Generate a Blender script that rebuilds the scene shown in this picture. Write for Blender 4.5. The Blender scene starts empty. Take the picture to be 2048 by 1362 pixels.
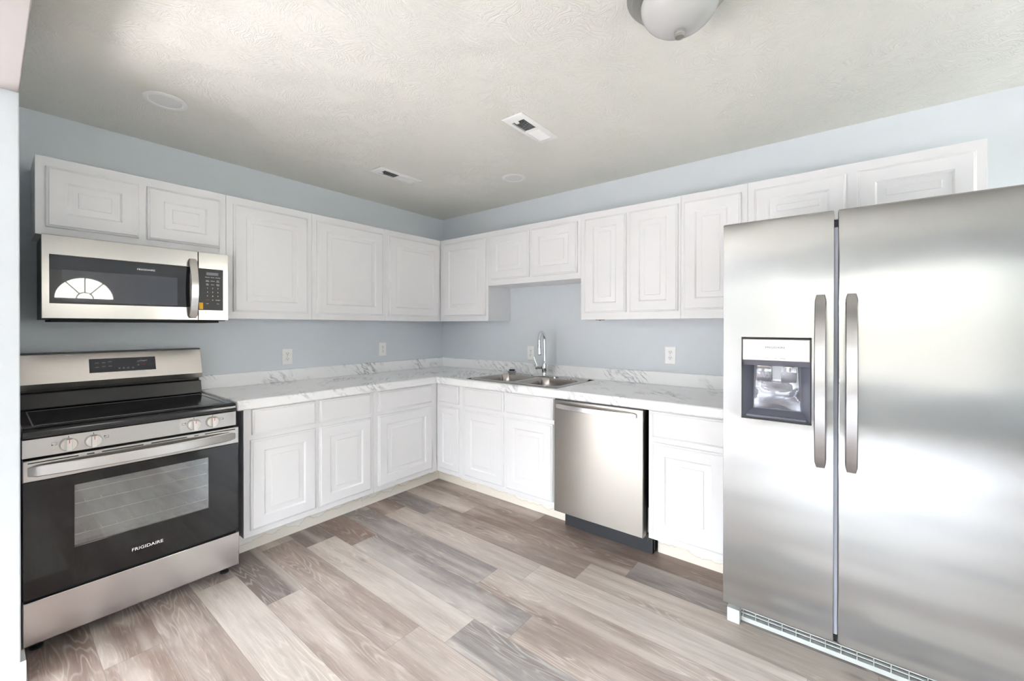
import bpy, bmesh, math, random
from mathutils import Vector, Matrix
PI = math.pi
SC = bpy.context.scene
COL = SC.collection

def srgb(r, g, b):
    f = lambda c: (c/255/12.92) if c/255 <= 0.04045 else ((c/255+0.055)/1.055)**2.4
    return (f(r), f(g), f(b), 1.0)

# ------------------------------------------------------------------ camera
cam_data = bpy.data.cameras.new('camera')
cam = bpy.data.objects.new('camera', cam_data); COL.objects.link(cam)
F_PX, CX, CY = 827.38, 1033.73, 656.24
cam_data.sensor_fit = 'HORIZONTAL'; cam_data.sensor_width = 36.0
cam_data.lens = F_PX/2048*36.0
cam_data.shift_x = -(CX-1024)/2048
cam_data.shift_y = (CY-681)/2048
cam_data.clip_start = 0.02
cam.location = (-2.8994, -3.2290, 1.3215)
cam.rotation_euler = (math.radians(90-0.1788), math.radians(-0.0175), math.radians(-52.074))
SC.camera = cam

# ------------------------------------------------------------------ exposure
SC.view_settings.view_transform = 'Standard'
SC.view_settings.look = 'None'
SC.view_settings.gamma = 1.0
SC.view_settings.use_curve_mapping = False
SC.view_settings.exposure = 1.74
SC.cycles.max_bounces = 14
SC.cycles.diffuse_bounces = 8
SC.cycles.glossy_bounces = 6
SC.cycles.transparent_max_bounces = 12
SC.cycles.caustics_reflective = False
SC.cycles.caustics_refractive = False
SC.cycles.sample_clamp_indirect = 0.0
SC.cycles.use_denoising = True

# ------------------------------------------------------------------ sky outside the windows
world = bpy.data.worlds.new('daylight'); SC.world = world
world.use_nodes = True
nt = world.node_tree; nt.nodes.clear()
wo = nt.nodes.new('ShaderNodeOutputWorld'); bg = nt.nodes.new('ShaderNodeBackground')
tc = nt.nodes.new('ShaderNodeTexCoord'); sx = nt.nodes.new('ShaderNodeSeparateXYZ')
mr = nt.nodes.new('ShaderNodeMapRange'); mr.inputs[1].default_value = -0.6; mr.inputs[2].default_value = 0.6
nz = nt.nodes.new('ShaderNodeTexNoise'); nz.inputs['Scale'].default_value = 9.0; nz.inputs['Detail'].default_value = 5
ad = nt.nodes.new('ShaderNodeMath'); ad.operation = 'MULTIPLY_ADD'; ad.inputs[1].default_value = 0.16
rp = nt.nodes.new('ShaderNodeValToRGB')
els = rp.color_ramp.elements
els[0].position = 0.0; els[0].color = (0.04, 0.04, 0.04, 1)
els[1].position = 1.0; els[1].color = (0.74, 0.86, 1.0, 1)
for p, c in ((0.50, (0.042, 0.041, 0.039, 1)), (0.60, (0.044, 0.044, 0.040, 1)), (0.70, (0.080, 0.082, 0.082, 1)), (0.80, (0.40, 0.42, 0.45, 1)), (0.90, (0.76, 0.84, 0.95, 1))):
    e = els.new(p); e.color = c
nt.links.new(tc.outputs['Generated'], sx.inputs[0]); nt.links.new(sx.outputs[2], mr.inputs[0])
nt.links.new(tc.outputs['Generated'], nz.inputs['Vector'])
nt.links.new(nz.outputs[0], ad.inputs[0]); nt.links.new(mr.outputs[0], ad.inputs[2])
nt.links.new(ad.outputs[0], rp.inputs[0])
yd = nt.nodes.new('ShaderNodeMapRange'); yd.interpolation_type = 'SMOOTHSTEP'; yd.inputs[1].default_value = 0.75; yd.inputs[2].default_value = 0.95; yd.inputs[3].default_value = 0.0; yd.inputs[4].default_value = 1.0
ny = nt.nodes.new('ShaderNodeMath'); ny.operation = 'MULTIPLY'; ny.inputs[1].default_value = -1.0; nt.links.new(sx.outputs[1], ny.inputs[0]); nt.links.new(ny.outputs[0], yd.inputs[0])
yard = nt.nodes.new('ShaderNodeMix'); yard.data_type = 'RGBA'; yard.blend_type = 'LIGHTEN'; yard.inputs[7].default_value = (0.27, 0.262, 0.232, 1)   # sunlit front yard
nt.links.new(yd.outputs[0], yard.inputs[0]); nt.links.new(rp.outputs[0], yard.inputs[6]); nt.links.new(yard.outputs[2], bg.inputs[0])
bg.inputs[1].default_value = 22.0
nt.links.new(bg.outputs[0], wo.inputs[0])

# low sun coming in over the living-room floor
sun = bpy.data.lights.new('sun', 'SUN'); sun.energy = 94.0; sun.angle = math.radians(0.6); sun.color = (0.88, 0.955, 1.12)
sun_o = bpy.data.objects.new('sun', sun); COL.objects.link(sun_o); sun_o.location = (-9, -4, 6)
sun_o.rotation_euler = Vector((0.60, -0.03, -0.80)).to_track_quat('-Z', 'Y').to_euler()
# window openings, used by the walls, the windows and their light portals
YB, XL, YF = -5.53, -6.2, 1.6          # rear wall, far living-room wall, front living-room wall
WIN_LIVING = [(-4.85, -2.30, 0.50, 2.12), (-1.40, 1.25, 0.35, 2.12)]         # on x = XL (y0, y1, z0, z1)
WIN_REAR_ADDED = [(-0.90, -0.25, 0.70, 2.20)]            # added unseen window to brighten the left wall, on y = YB (x0, x1, z0, z1)
def portal(name, loc, rot, sx_, sy_):
    l = bpy.data.lights.new(name, 'AREA'); l.shape = 'RECTANGLE'; l.size = sx_; l.size_y = sy_
    l.cycles.is_portal = True
    o = bpy.data.objects.new(name, l); COL.objects.link(o); o.location = loc; o.rotation_euler = rot
for y0, y1, z0, z1 in WIN_LIVING:
    portal('window_daylight', (XL-0.14, (y0+y1)/2, (z0+z1)/2), (PI/2, 0, -PI/2), y1-y0, z1-z0)
for x0, x1, z0, z1 in WIN_REAR_ADDED:
    portal('window_daylight', ((x0+x1)/2, YB-0.14, (z0+z1)/2), (PI/2, 0, PI), x1-x0, z1-z0)

# ------------------------------------------------------------------ materials
class NT:
    def __init__(s, name):
        s.m = bpy.data.materials.new(name); s.m.use_nodes = True
        s.t = s.m.node_tree; s.n = s.t.nodes
        s.p = next(n for n in s.n if n.type == 'BSDF_PRINCIPLED')
        s.out = next(n for n in s.n if n.type == 'OUTPUT_MATERIAL')
    def new(s, t, **kw):
        n = s.n.new('ShaderNode'+t)
        for k, v in kw.items():
            if k.startswith('i_'):
                key = k[2:]; n.inputs[int(key) if key.isdigit() else key.replace('_', ' ')].default_value = v
            else: setattr(n, k, v)
        return n
    def l(s, a, b): s.t.links.new(a, b)
    def math(s, op, a, b=None, c=None, clamp=False):
        n = s.new('Math', operation=op); n.use_clamp = clamp
        for i, v in enumerate((a, b, c)):
            if v is None: continue
            if isinstance(v, (int, float)): n.inputs[i].default_value = v
            else: s.l(v, n.inputs[i])
        return n.outputs[0]
    def mix(s, fac, a, b, mode='MIX'):
        n = s.new('Mix', data_type='RGBA', blend_type=mode)
        for i, v in ((0, fac), (6, a), (7, b)):
            if isinstance(v, (int, float)): n.inputs[i].default_value = v
            elif isinstance(v, tuple): n.inputs[i].default_value = v
            else: s.l(v, n.inputs[i])
        return n.outputs[2]
    def coords(s, scale=(1, 1, 1), rot=(0, 0, 0), src='Object'):
        c = s.new('TexCoord'); m = s.new('Mapping'); m.inputs['Scale'].default_value = scale; m.inputs['Rotation'].default_value = rot
        s.l(c.outputs[src], m.inputs['Vector']); return m.outputs[0]
    def noise(s, vec, scale, detail=2.0, rough=0.5, dist=0.0):
        n = s.new('TexNoise'); n.inputs['Scale'].default_value = scale; n.inputs['Detail'].default_value = detail
        n.inputs['Roughness'].default_value = rough; n.inputs['Distortion'].default_value = dist
        if vec is not None: s.l(vec, n.inputs['Vector'])
        return n.outputs[0]
    def ramp(s, fac, stops):
        n = s.new('ValToRGB'); e = n.color_ramp.elements
        e[0].position, e[0].color = stops[0]; e[1].position, e[1].color = stops[-1]
        for p, c in stops[1:-1]: q = e.new(p); q.color = c
        s.l(fac, n.inputs[0]); return n.outputs[0]
    def bump(s, h, strength=0.2, dist=0.01, normal=None):
        n = s.new('Bump'); n.inputs['Strength'].default_value = strength; n.inputs['Distance'].default_value = dist
        s.l(h, n.inputs['Height']); s.l(n.outputs[0], s.p.inputs['Normal']); return n

def simple(name, col, rough=0.5, metal=0.0, ior=None, spec=None, coat=0.0):
    t = NT(name); p = t.p
    p.inputs['Base Color'].default_value = col; p.inputs['Roughness'].default_value = rough; p.inputs['Metallic'].default_value = metal
    if ior: p.inputs['IOR'].default_value = ior
    if spec is not None: p.inputs['Specular IOR Level'].default_value = spec
    if coat: p.inputs['Coat Weight'].default_value = coat; p.inputs['Coat Roughness'].default_value = 0.08
    return t.m

def paint(name, col, rough, bscale=220, bstr=0.04, var=0.03):
    t = NT(name)
    n = t.noise(t.coords(), 2.3, 3)
    dark = tuple(c*(1-var) for c in col[:3])+(1,)
    t.l(t.mix(n, dark, col), t.p.inputs['Base Color'])
    t.p.inputs['Roughness'].default_value = rough
    t.bump(t.noise(t.coords(), bscale, 2), bstr, 0.002)
    return t.m

def steel(name, col, rough, tangent, grain, aniso=0.7, wavy=0.0):
    t = NT(name)
    g = t.noise(t.coords(scale=grain), 1.0, 3, 0.6)
    lo = tuple(c*0.975 for c in col[:3])+(1,); hi = tuple(min(1, c*1.02) for c in col[:3])+(1,)
    t.l(t.mix(g, lo, hi), t.p.inputs['Base Color'])
    t.p.inputs['Metallic'].default_value = 1.0
    r = t.math('MULTIPLY_ADD', g, 0.02, rough-0.01)
    t.l(r, t.p.inputs['Roughness'])
    t.p.inputs['Anisotropic'].default_value = aniso
    cv = t.new('CombineXYZ')
    for i in range(3): cv.inputs[i].default_value = tangent[i]
    t.l(cv.outputs[0], t.p.inputs['Tangent'])
    if wavy: t.bump(t.noise(t.coords(scale=(1.3, 1.3, 2.2)), 1.6, 1), wavy, 0.02)
    return t.m

M = {}
M['wall'] = paint('pale_blue_grey_wall_paint', srgb(217, 223, 229), 0.55, 300, 0.05)
M['cab'] = simple('white_cabinet_paint', srgb(232, 232, 234), 0.38)
M['trim'] = simple('white_trim_paint', srgb(236, 236, 234), 0.4)
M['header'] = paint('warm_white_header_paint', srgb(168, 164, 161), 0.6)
M['plastic'] = simple('white_plastic', srgb(243, 243, 243), 0.3)
M['vent'] = simple('white_vent_paint', srgb(234, 235, 234), 0.45)
M['slot'] = simple('dark_slot', srgb(60, 58, 56), 0.7)
M['void'] = simple('dark_recess', srgb(28, 28, 30), 0.8)
M['black_glass'] = simple('black_glass', srgb(30, 28, 29), 0.015, ior=1.75)
M['black_enamel'] = simple('black_enamel', srgb(44, 43, 46), 0.25, ior=1.3)
M['black_plastic'] = simple('black_plastic', srgb(34, 34, 37), 0.4)
M['cooktop'] = simple('black_ceramic_cooktop', srgb(30, 29, 32), 0.12, ior=1.5)
M['screen'] = simple('grey_screened_glass', srgb(66, 68, 75), 0.015, ior=1.75)
M['display'] = simple('blue_black_display', srgb(40, 44, 56), 0.15)
M['white_print'] = simple('white_print', srgb(232, 232, 232), 0.5)
M['grey_print'] = simple('grey_print', srgb(120, 122, 130), 0.5)
M['dark_print'] = simple('dark_print', srgb(70, 70, 74), 0.5)
M['red_print'] = simple('red_print', srgb(190, 40, 48), 0.5)
M['yellow'] = simple('yellow_sticker', srgb(246, 190, 20), 0.5)
M['chrome'] = simple('polished_chrome', (0.82, 0.84, 0.86, 1), 0.06, 1.0)
M['nickel'] = simple('brushed_nickel', (0.50, 0.49, 0.46, 1), 0.28, 1.0)
M['frost'] = simple('frosted_white_glass', srgb(184, 185, 184), 0.25)
M['lens'] = simple('white_lamp_lens', srgb(222, 224, 224), 0.45)
M['steel_x'] = steel('brushed_steel_fridge', (0.385, 0.381, 0.375, 1), 0.17, (0, 1, 0), (900, 900, 2.5), 0.75, 0.10)
M['steel_dw'] = steel('brushed_steel_dishwasher', (0.36, 0.335, 0.306, 1), 0.30, (0, 0, 1), (2.5, 3, 700), 0.8, 0.05)
M['steel_y'] = steel('brushed_steel_range', (0.52, 0.495, 0.48, 1), 0.25, (1, 0, 0), (3, 3, 700), 0.25, 0.04)
M['steel_handle'] = steel('satin_steel_handle', (0.42, 0.405, 0.405, 1), 0.22, (0, 0, 1), (300, 300, 3), 0.3)
M['steel_bar'] = simple('satin_steel_bar', (0.60, 0.58, 0.565, 1), 0.27, 1.0)
M['steel_mw'] = steel('brushed_steel_microwave', (0.44, 0.42, 0.405, 1), 0.22, (1, 0, 0), (3, 3, 700), 0.2, 0.05)
M['steel_guard'] = steel('brushed_steel_backguard_lit', (0.74, 0.715, 0.69, 1), 0.27, (1, 0, 0), (3, 3, 700), 0.25)  # lighter than the range steel: ceiling reflection put into the colour
M['oven_black'] = simple('black_oven_glass', srgb(27, 24, 24), 0.04, ior=1.42)
M['sink'] = steel('brushed_sink_steel', (0.46, 0.425, 0.40, 1), 0.24, (0, 0, 1), (200, 200, 4), 0.6)
M['knob'] = simple('satin_knob_metal', (0.60, 0.575, 0.54, 1), 0.32, 0.9)
M['fridge_side'] = simple('grey_fridge_side', srgb(116, 118, 124), 0.45)
M['gasket'] = simple('grey_gasket', srgb(176, 182, 196), 0.6)
M['grille'] = simple('pale_grey_plastic', srgb(202, 206, 204), 0.4)
M['bay'] = simple('slate_grey_plastic', srgb(112, 114, 128), 0.3)
M['bay_gloss'] = simple('glossy_grey_plastic', srgb(150, 152, 162), 0.07, 0.45, ior=1.6)
M['panel_grey'] = simple('warm_silver_panel', srgb(226, 222, 219), 0.25, 0.15)
M['silver_edge'] = simple('silver_edge', (0.7, 0.72, 0.76, 1), 0.3, 0.8)
M['rack'] = simple('oven_rack_wire', srgb(216, 214, 206), 0.3, 0.6)
M['enamel'] = simple('oven_enamel', srgb(150, 152, 156), 0.25, 0.0)
M['kick_black'] = simple('black_kick_plate', srgb(62, 64, 68), 0.45, 0.3)
M['dark_side'] = simple('range_side_panel', srgb(74, 76, 88), 0.5)

def glass_mat(name, tint, fac, ior):
    t = NT(name); t.n.remove(t.p)
    tr = t.new('BsdfTransparent'); tr.inputs[0].default_value = tint
    gl = t.new('BsdfGlossy'); gl.inputs['Roughness'].default_value = 0.03
    gl.inputs['Color'].default_value = (1, 1, 1, 1)
    lw = t.new('LayerWeight'); lw.inputs[0].default_value = 0.5; fr = t.math('MULTIPLY', t.math('POWER', lw.outputs[1], 4.0), 0.6)
    mx = t.new('MixShader'); t.l(t.math('ADD', fr, fac, clamp=True), mx.inputs[0])
    t.l(tr.outputs[0], mx.inputs[1]); t.l(gl.outputs[0], mx.inputs[2]); t.l(mx.outputs[0], t.out.inputs[0])
    return t.m
M['pane'] = glass_mat('clear_window_glass', (0.97, 0.98, 0.97, 1), 0.03, 1.45)
M['oven_glass'] = glass_mat('coated_oven_glass', (0.62, 0.64, 0.63, 1), 0.16, 1.6)

def ceiling_mat():
    t = NT('textured_white_ceiling')
    t.p.inputs['Base Color'].default_value = srgb(226, 226, 220); t.p.inputs['Roughness'].default_value = 0.7
    warp = t.noise(t.coords(), 3.2, 2)
    co = t.new('TexCoord'); mp = t.new('VectorMath', operation='MULTIPLY_ADD')
    cb = t.new('CombineXYZ'); t.l(warp, cb.inputs[0]); t.l(t.noise(t.coords(rot=(0, 0, 1.2)), 2.6, 2), cb.inputs[1])
    t.l(cb.outputs[0], mp.inputs[0]); mp.inputs[1].default_value = (0.9, 0.9, 0); t.l(co.outputs['Object'], mp.inputs[2])
    m2 = t.new('Mapping'); m2.inputs['Scale'].default_value = (26, 95, 1); m2.inputs['Rotation'].default_value = (0, 0, 0.6)
    t.l(mp.outputs[0], m2.inputs['Vector'])
    n1 = t.noise(m2.outputs[0], 1.0, 3, 0.55, 0.6)
    ridge = t.math('POWER', t.math('SUBTRACT', 1.0, t.math('ABSOLUTE', t.math('MULTIPLY', t.math('SUBTRACT', n1, 0.5), 6.0)), clamp=True), 2.0)
    patch = t.ramp(t.noise(t.coords(), 7.0, 2), [(0.36, (0.15, 0.15, 0.15, 1)), (0.60, (1, 1, 1, 1))])
    h = t.math('ADD', t.math('MULTIPLY', ridge, patch), t.math('MULTIPLY', t.noise(t.coords(), 75, 3), 0.5))
    t.bump(h, 0.48, 0.004)
    return t.m
M['ceiling'] = ceiling_mat()

def marble_mat():
    t = NT('white_marble_laminate')
    c = t.coords(scale=(1, 1, 1), rot=(0, 0, 0))
    warp = t.noise(c, 5.0, 3)
    # streak direction: diagonal in plan and on the upright faces
    sep = t.new('SeparateXYZ'); t.l(c, sep.inputs[0])
    run = t.math('SUBTRACT', sep.outputs[0], sep.outputs[1])         # along either counter run
    across = t.math('ADD', sep.outputs[0], sep.outputs[1])
    u = t.math('ADD', t.math('ADD', run, t.math('MULTIPLY', sep.outputs[2], 1.15)), t.math('MULTIPLY', warp, 0.16))
    cb = t.new('CombineXYZ'); t.l(t.math('MULTIPLY', u, 17.0), cb.inputs[0])
    t.l(t.math('MULTIPLY', t.math('SUBTRACT', run, t.math('MULTIPLY', sep.outputs[2], 0.8)), 3.2), cb.inputs[1])
    t.l(t.math('MULTIPLY', across, 2.0), cb.inputs[2])
    n = t.noise(cb.outputs[0], 1.0, 4, 0.6)
    vein = t.math('POWER', t.math('SUBTRACT', 1.0, t.math('ABSOLUTE', t.math('MULTIPLY', t.math('SUBTRACT', n, 0.5), 17.0)), clamp=True), 1.6)
    mask = t.ramp(t.noise(c, 4.2, 3), [(0.48, (0, 0, 0, 1)), (0.66, (1, 1, 1, 1))])
    v = t.math('MULTIPLY', vein, mask)
    cloud = t.noise(cb.outputs[0], 0.45, 3)
    base = t.mix(t.math('MULTIPLY', cloud, 0.35), srgb(249, 249, 250), srgb(222, 225, 229))
    t.l(t.mix(t.math('MULTIPLY', v, 0.75), base, srgb(112, 116, 126)), t.p.inputs['Base Color'])
    t.p.inputs['Roughness'].default_value = 0.3
    return t.m
M['marble'] = marble_mat()

def kick_mat():
    t = NT('raw_wood_toe_kick')
    c = t.coords()
    sep = t.new('SeparateXYZ'); t.l(c, sep.inputs[0])
    w = t.noise(t.coords(scale=(9, 9, 3)), 1.0, 4)
    line = t.math('SUBTRACT', sep.outputs[2], t.math('MULTIPLY_ADD', w, 0.16, -0.02))
    over = t.math('MULTIPLY_ADD', line, 160.0, 0.5, clamp=True)
    edge = t.math('SUBTRACT', 1.0, t.math('ABSOLUTE', t.math('MULTIPLY', line, 260.0)), clamp=True)
    base = t.mix(over, srgb(240, 234, 223), srgb(244, 241, 234))
    t.l(t.mix(t.math('MULTIPLY', edge, 0.5), base, srgb(190, 168, 140)), t.p.inputs['Base Color'])
    t.p.inputs['Roughness'].default_value = 0.55
    return t.m
M['kick'] = kick_mat()

def floor_mat():
    t = NT('wood_look_vinyl_planks')
    at = t.new('Attribute', attribute_name='plank'); uv = t.new('UVMap', uv_map='plank_uv')
    seed = at.outputs['Alpha']
    sep = t.new('SeparateXYZ'); t.l(uv.outputs[0], sep.inputs[0])
    off = t.math('MULTIPLY', seed, 61.7)
    def vec(su, sv):
        cb = t.new('CombineXYZ'); t.l(t.math('MULTIPLY', sep.outputs[0], su), cb.inputs[0])
        t.l(t.math('MULTIPLY', sep.outputs[1], sv), cb.inputs[1]); t.l(off, cb.inputs[2]); return cb.outputs[0]
    fine = t.noise(vec(170, 9), 1.0, 4, 0.65)
    streak = t.noise(vec(26, 1.6), 1.0, 4, 0.6, 0.3)
    blotch = t.noise(vec(7, 2.2), 1.0, 3)
    fig = t.noise(vec(9.0, 0.95), 1.0, 2, 0.5, 0.15)
    band = t.math('SINE', t.math('MULTIPLY', fig, 150.0))
    white_line = t.math('POWER', t.math('MULTIPLY_ADD', band, 0.5, 0.5), 5.0)
    figmask = t.ramp(t.noise(vec(6.5, 2.0), 0.9, 2), [(0.45, (0, 0, 0, 1)), (0.62, (1, 1, 1, 1))])
    col = at.outputs['Color']
    col = t.mix(t.math('MULTIPLY', t.ramp(streak, [(0.36, (1, 1, 1, 1)), (0.60, (0, 0, 0, 1))]), 0.46), col, t.mix(1.0, col, (0.55, 0.53, 0.53, 1), 'MULTIPLY'))
    col = t.mix(t.math('MULTIPLY', t.ramp(blotch, [(0.50, (0, 0, 0, 1)), (0.72, (1, 1, 1, 1))]), 0.40), col, srgb(226, 214, 204))
    col = t.mix(t.math('MULTIPLY', t.math('MULTIPLY', white_line, figmask), 0.30), col, srgb(232, 226, 220))
    tan = t.math('MULTIPLY', t.math('SUBTRACT', 1.0, white_line, clamp=True), t.math('MULTIPLY', figmask, 0.25))
    col = t.mix(tan, col, t.mix(1.0, col, (0.80, 0.70, 0.60, 1), 'MULTIPLY'))
    col = t.mix(t.math('MULTIPLY', t.ramp(fine, [(0.40, (1, 1, 1, 1)), (0.52, (0, 0, 0, 1))]), 0.20), col, t.mix(1.0, col, (0.6, 0.58, 0.57, 1), 'MULTIPLY'))
    col = t.mix(t.math('MULTIPLY', t.ramp(fine, [(0.58, (0, 0, 0, 1)), (0.68, (1, 1, 1, 1))]), 0.22), col, srgb(236, 230, 224))
    lng = t.noise(vec(9, 0.55), 1.0, 2)
    col = t.mix(t.math('MULTIPLY', t.ramp(lng, [(0.50, (0, 0, 0, 1)), (0.64, (1, 1, 1, 1))]), 0.36), col, srgb(224, 214, 204))
    col = t.mix(t.math('MULTIPLY', t.ramp(lng, [(0.34, (1, 1, 1, 1)), (0.46, (0, 0, 0, 1))]), 0.30), col, t.mix(1.0, col, (0.66, 0.62, 0.62, 1), 'MULTIPLY'))
    # knots
    vo = t.new('TexVoronoi'); vo.inputs['Scale'].default_value = 1.0; t.l(vec(7, 2.6), vo.inputs['Vector'])
    knot = t.ramp(vo.outputs['Distance'], [(0.03, (1, 1, 1, 1)), (0.13, (0, 0, 0, 1))])
    col = t.mix(t.math('MULTIPLY', knot, 0.5), col, srgb(120, 108, 104))
    # plank joints
    e = t.math('MINIMUM', t.math('MINIMUM', sep.outputs[0], t.math('SUBTRACT', 0.18, sep.outputs[0])), t.math('MINIMUM', sep.outputs[1], t.math('SUBTRACT', 1.212, sep.outputs[1])))
    seam = t.math('LESS_THAN', e, 0.0011)
    col = t.mix(t.math('MULTIPLY', seam, 0.45), col, srgb(96, 86, 80))
    t.l(col, t.p.inputs['Base Color'])
    t.p.inputs['Roughness'].default_value = 0.42
    t.p.inputs['Specular IOR Level'].default_value = 0.4
    t.bump(fine, 0.08, 0.002)
    return t.m
M['floor'] = floor_mat()

# ------------------------------------------------------------------ mesh helpers
class B:
    """collects shapes; link() makes ONE mesh object of them"""
    def __init__(s): s.bm = bmesh.new()
    def poly(s, vs, smooth=False):
        f = s.bm.faces.new([s.bm.verts.new(v) for v in vs]); f.smooth = smooth; return f
    def box(s, x0, x1, y0, y1, z0, z1):
        x0, x1 = sorted((x0, x1)); y0, y1 = sorted((y0, y1)); z0, z1 = sorted((z0, z1))
        v = [s.bm.verts.new(p) for p in ((x0,y0,z0),(x1,y0,z0),(x1,y1,z0),(x0,y1,z0),(x0,y0,z1),(x1,y0,z1),(x1,y1,z1),(x0,y1,z1))]
        for q in ((3,2,1,0),(4,5,6,7),(0,1,5,4),(1,2,6,5),(2,3,7,6),(3,0,4,7)): s.bm.faces.new([v[i] for i in q])
        return s
    def rings(s, rings, close_ring=True, cap0=True, cap1=True, smooth=True):
        R = [[s.bm.verts.new(p) for p in r] for r in rings]; n = len(R[0])
        for a, b in zip(R, R[1:]):
            for i in range(n if close_ring else n-1):
                j = (i+1) % n
                f = s.bm.faces.new((a[i], a[j], b[j], b[i])); f.smooth = smooth
        if cap0: s.bm.faces.new(R[0][::-1])
        if cap1: s.bm.faces.new(R[-1])
        return s
    def lathe(s, c, prof, axis='z', n=32, cap0=True, cap1=True):
        out = []
        for r, h in prof:
            ring = []
            for i in range(n):
                a = 2*PI*i/n; u, v = r*math.cos(a), r*math.sin(a)
                p = (u, v, h) if axis == 'z' else ((h, u, v) if axis == 'x' else (u, h, v))
                ring.append((c[0]+p[0], c[1]+p[1], c[2]+p[2]))
            out.append(ring)
        return s.rings(out, True, cap0, cap1)
    def tube(s, pts, r, n=14):
        pts = [Vector(p) for p in pts]; R = []
        rs = r if isinstance(r, (list, tuple)) else [r]*len(pts)
        d0 = (pts[1]-pts[0]).normalized()
        up = Vector((0, 0, 1)) if abs(d0.z) < 0.9 else Vector((1, 0, 0))
        u = d0.cross(up).normalized()
        for i, p in enumerate(pts):
            d = (pts[min(i+1, len(pts)-1)]-pts[max(i-1, 0)]).normalized()
            u = (u-d*u.dot(d)).normalized(); w = d.cross(u)
            R.append([p+(u*math.cos(2*PI*k/n)+w*math.sin(2*PI*k/n))*rs[i] for k in range(n)])
        return s.rings(R)
    def prism(s, prof, axis, a0, a1):
        """profile of 2-D points swept along an axis ('x': (y,z); 'y': (x,z); 'z': (x,y))"""
        mk = {'x': lambda p, a: (a, p[0], p[1]), 'y': lambda p, a: (p[0], a, p[1]), 'z': lambda p, a: (p[0], p[1], a)}[axis]
        return s.rings([[mk(p, a0) for p in prof], [mk(p, a1) for p in prof]], smooth=False)

ROOT = {}
def root_loc(o): return ROOT.get(o.name, Vector((0, 0, 0)))
def thing(name, label, cat, loc, group=None):
    o = bpy.data.objects.new(name, None); COL.objects.link(o); o.location = loc; o.empty_display_size = 0.05
    o['label'] = label; o['category'] = cat
    if group: o['group'] = group
    ROOT[o.name] = Vector(loc); return o
def part(name, b, mat, parent, bevel=0.0, segs=2, label=None):
    bm = b.bm
    bmesh.ops.recalc_face_normals(bm, faces=bm.faces)
    off = root_loc(parent) if parent else Vector((0, 0, 0))
    bmesh.ops.translate(bm, verts=bm.verts, vec=-off)
    me = bpy.data.meshes.new(name); bm.to_mesh(me); bm.free()
    for p in me.polygons: p.use_smooth = True
    me.set_sharp_from_angle(angle=math.radians(34))
    me.materials.append(M[mat])
    o = bpy.data.objects.new(name, me); COL.objects.link(o)
    if parent: o.parent = parent; ROOT[o.name] = off
    if bevel:
        md = o.modifiers.new('bevel', 'BEVEL'); md.width = bevel; md.segments = segs; md.limit_method = 'ANGLE'; md.angle_limit = math.radians(40)
        md.harden_normals = False
    if label: o['label'] = label
    return o
def struct(name, b, mat, parent=None, bevel=0.0):
    o = part(name, b, mat, parent, bevel)
    if not parent: o['kind'] = 'structure'
    return o
def lettering(name, text, size, origin, facing, mat, parent, sx=1.0, depth=0.0006):
    """flat raised lettering centred on origin, reading left to right for someone looking at the face"""
    cu = bpy.data.curves.new(name, 'FONT'); cu.body = text; cu.size = size; cu.align_x = 'CENTER'; cu.align_y = 'CENTER'; cu.extrude = depth/2
    cu.resolution_u = 3
    tmp = bpy.data.objects.new(name+'_tmp', cu); COL.objects.link(tmp)
    me = bpy.data.meshes.new_from_object(tmp)
    bpy.data.objects.remove(tmp)
    rz = 0 if facing == '-y' else -PI/2
    mt = Matrix.Translation(Vector(origin)-root_loc(parent)) @ Matrix.Rotation(rz, 4, 'Z') @ Matrix.Rotation(PI/2, 4, 'X') @ Matrix.Diagonal((sx, 1, 1, 1))
    me.transform(mt); me.materials.clear(); me.materials.append(M[mat]); me.name = name
    o = bpy.data.objects.new(name, me); COL.objects.link(o); o.parent = parent; ROOT[o.name] = root_loc(parent)
    return o
def copy_tree(src, parent=None):
    c = src.copy(); COL.objects.link(c)
    if parent: c.parent = parent
    for ch in [o for o in SC.objects if o.parent == src]: copy_tree(ch, c)
    return c

# run-local coordinates (a along the wall, d out from the wall, z up) to world
LEFT = lambda a, d, z: (a, -d, z)       # run on the left wall, facing -y
RIGHT = lambda a, d, z: (-d, a, z)      # run on the right wall, facing -x
def lbox(b, mp, a0, a1, d0, d1, z0, z1):
    p, q = mp(a0, d0, z0), mp(a1, d1, z1)
    return b.box(p[0], q[0], p[1], q[1], z0, z1)
def loops(b, mp, a0, a1, z0, z1, prof):
    """nested rectangles: prof = [(inset, d)], first at the back; capped both ends"""
    a0, a1 = sorted((a0, a1)); R = []
    for ins, d in prof:
        R.append([mp(a0+ins, d, z0+ins), mp(a1-ins, d, z0+ins), mp(a1-ins, d, z1-ins), mp(a0+ins, d, z1-ins)])
    return b.rings(R, smooth=False)
def raised_door(mp, a0, a1, z0, z1, d0):
    t = 0.0190
    k = 1.0 if min(abs(a1-a0), z1-z0) > 0.235 else min(abs(a1-a0), z1-z0)/0.285
    f = [(0.0, d0), (0.0, d0+0.010), (0.003, d0+0.0135), (0.008, d0+0.0150), (0.011, d0+t),
         (0.066*k, d0+t), (0.070*k, d0+t-0.0030), (0.074*k, d0+t-0.0085), (0.080*k, d0+t-0.0085), (0.100*k, d0+t-0.0025), (0.104*k, d0+t-0.0025), (0.107*k, d0+t)]
    b = B(); loops(b, mp, a0, a1, z0, z1, f); return b
def drawer_front(mp, a0, a1, z0, z1, d0):
    b = B(); loops(b, mp, a0, a1, z0, z1, [(0, d0), (0, d0+0.010), (0.003, d0+0.0135), (0.008, d0+0.015), (0.011, d0+0.019)]); return b
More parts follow.
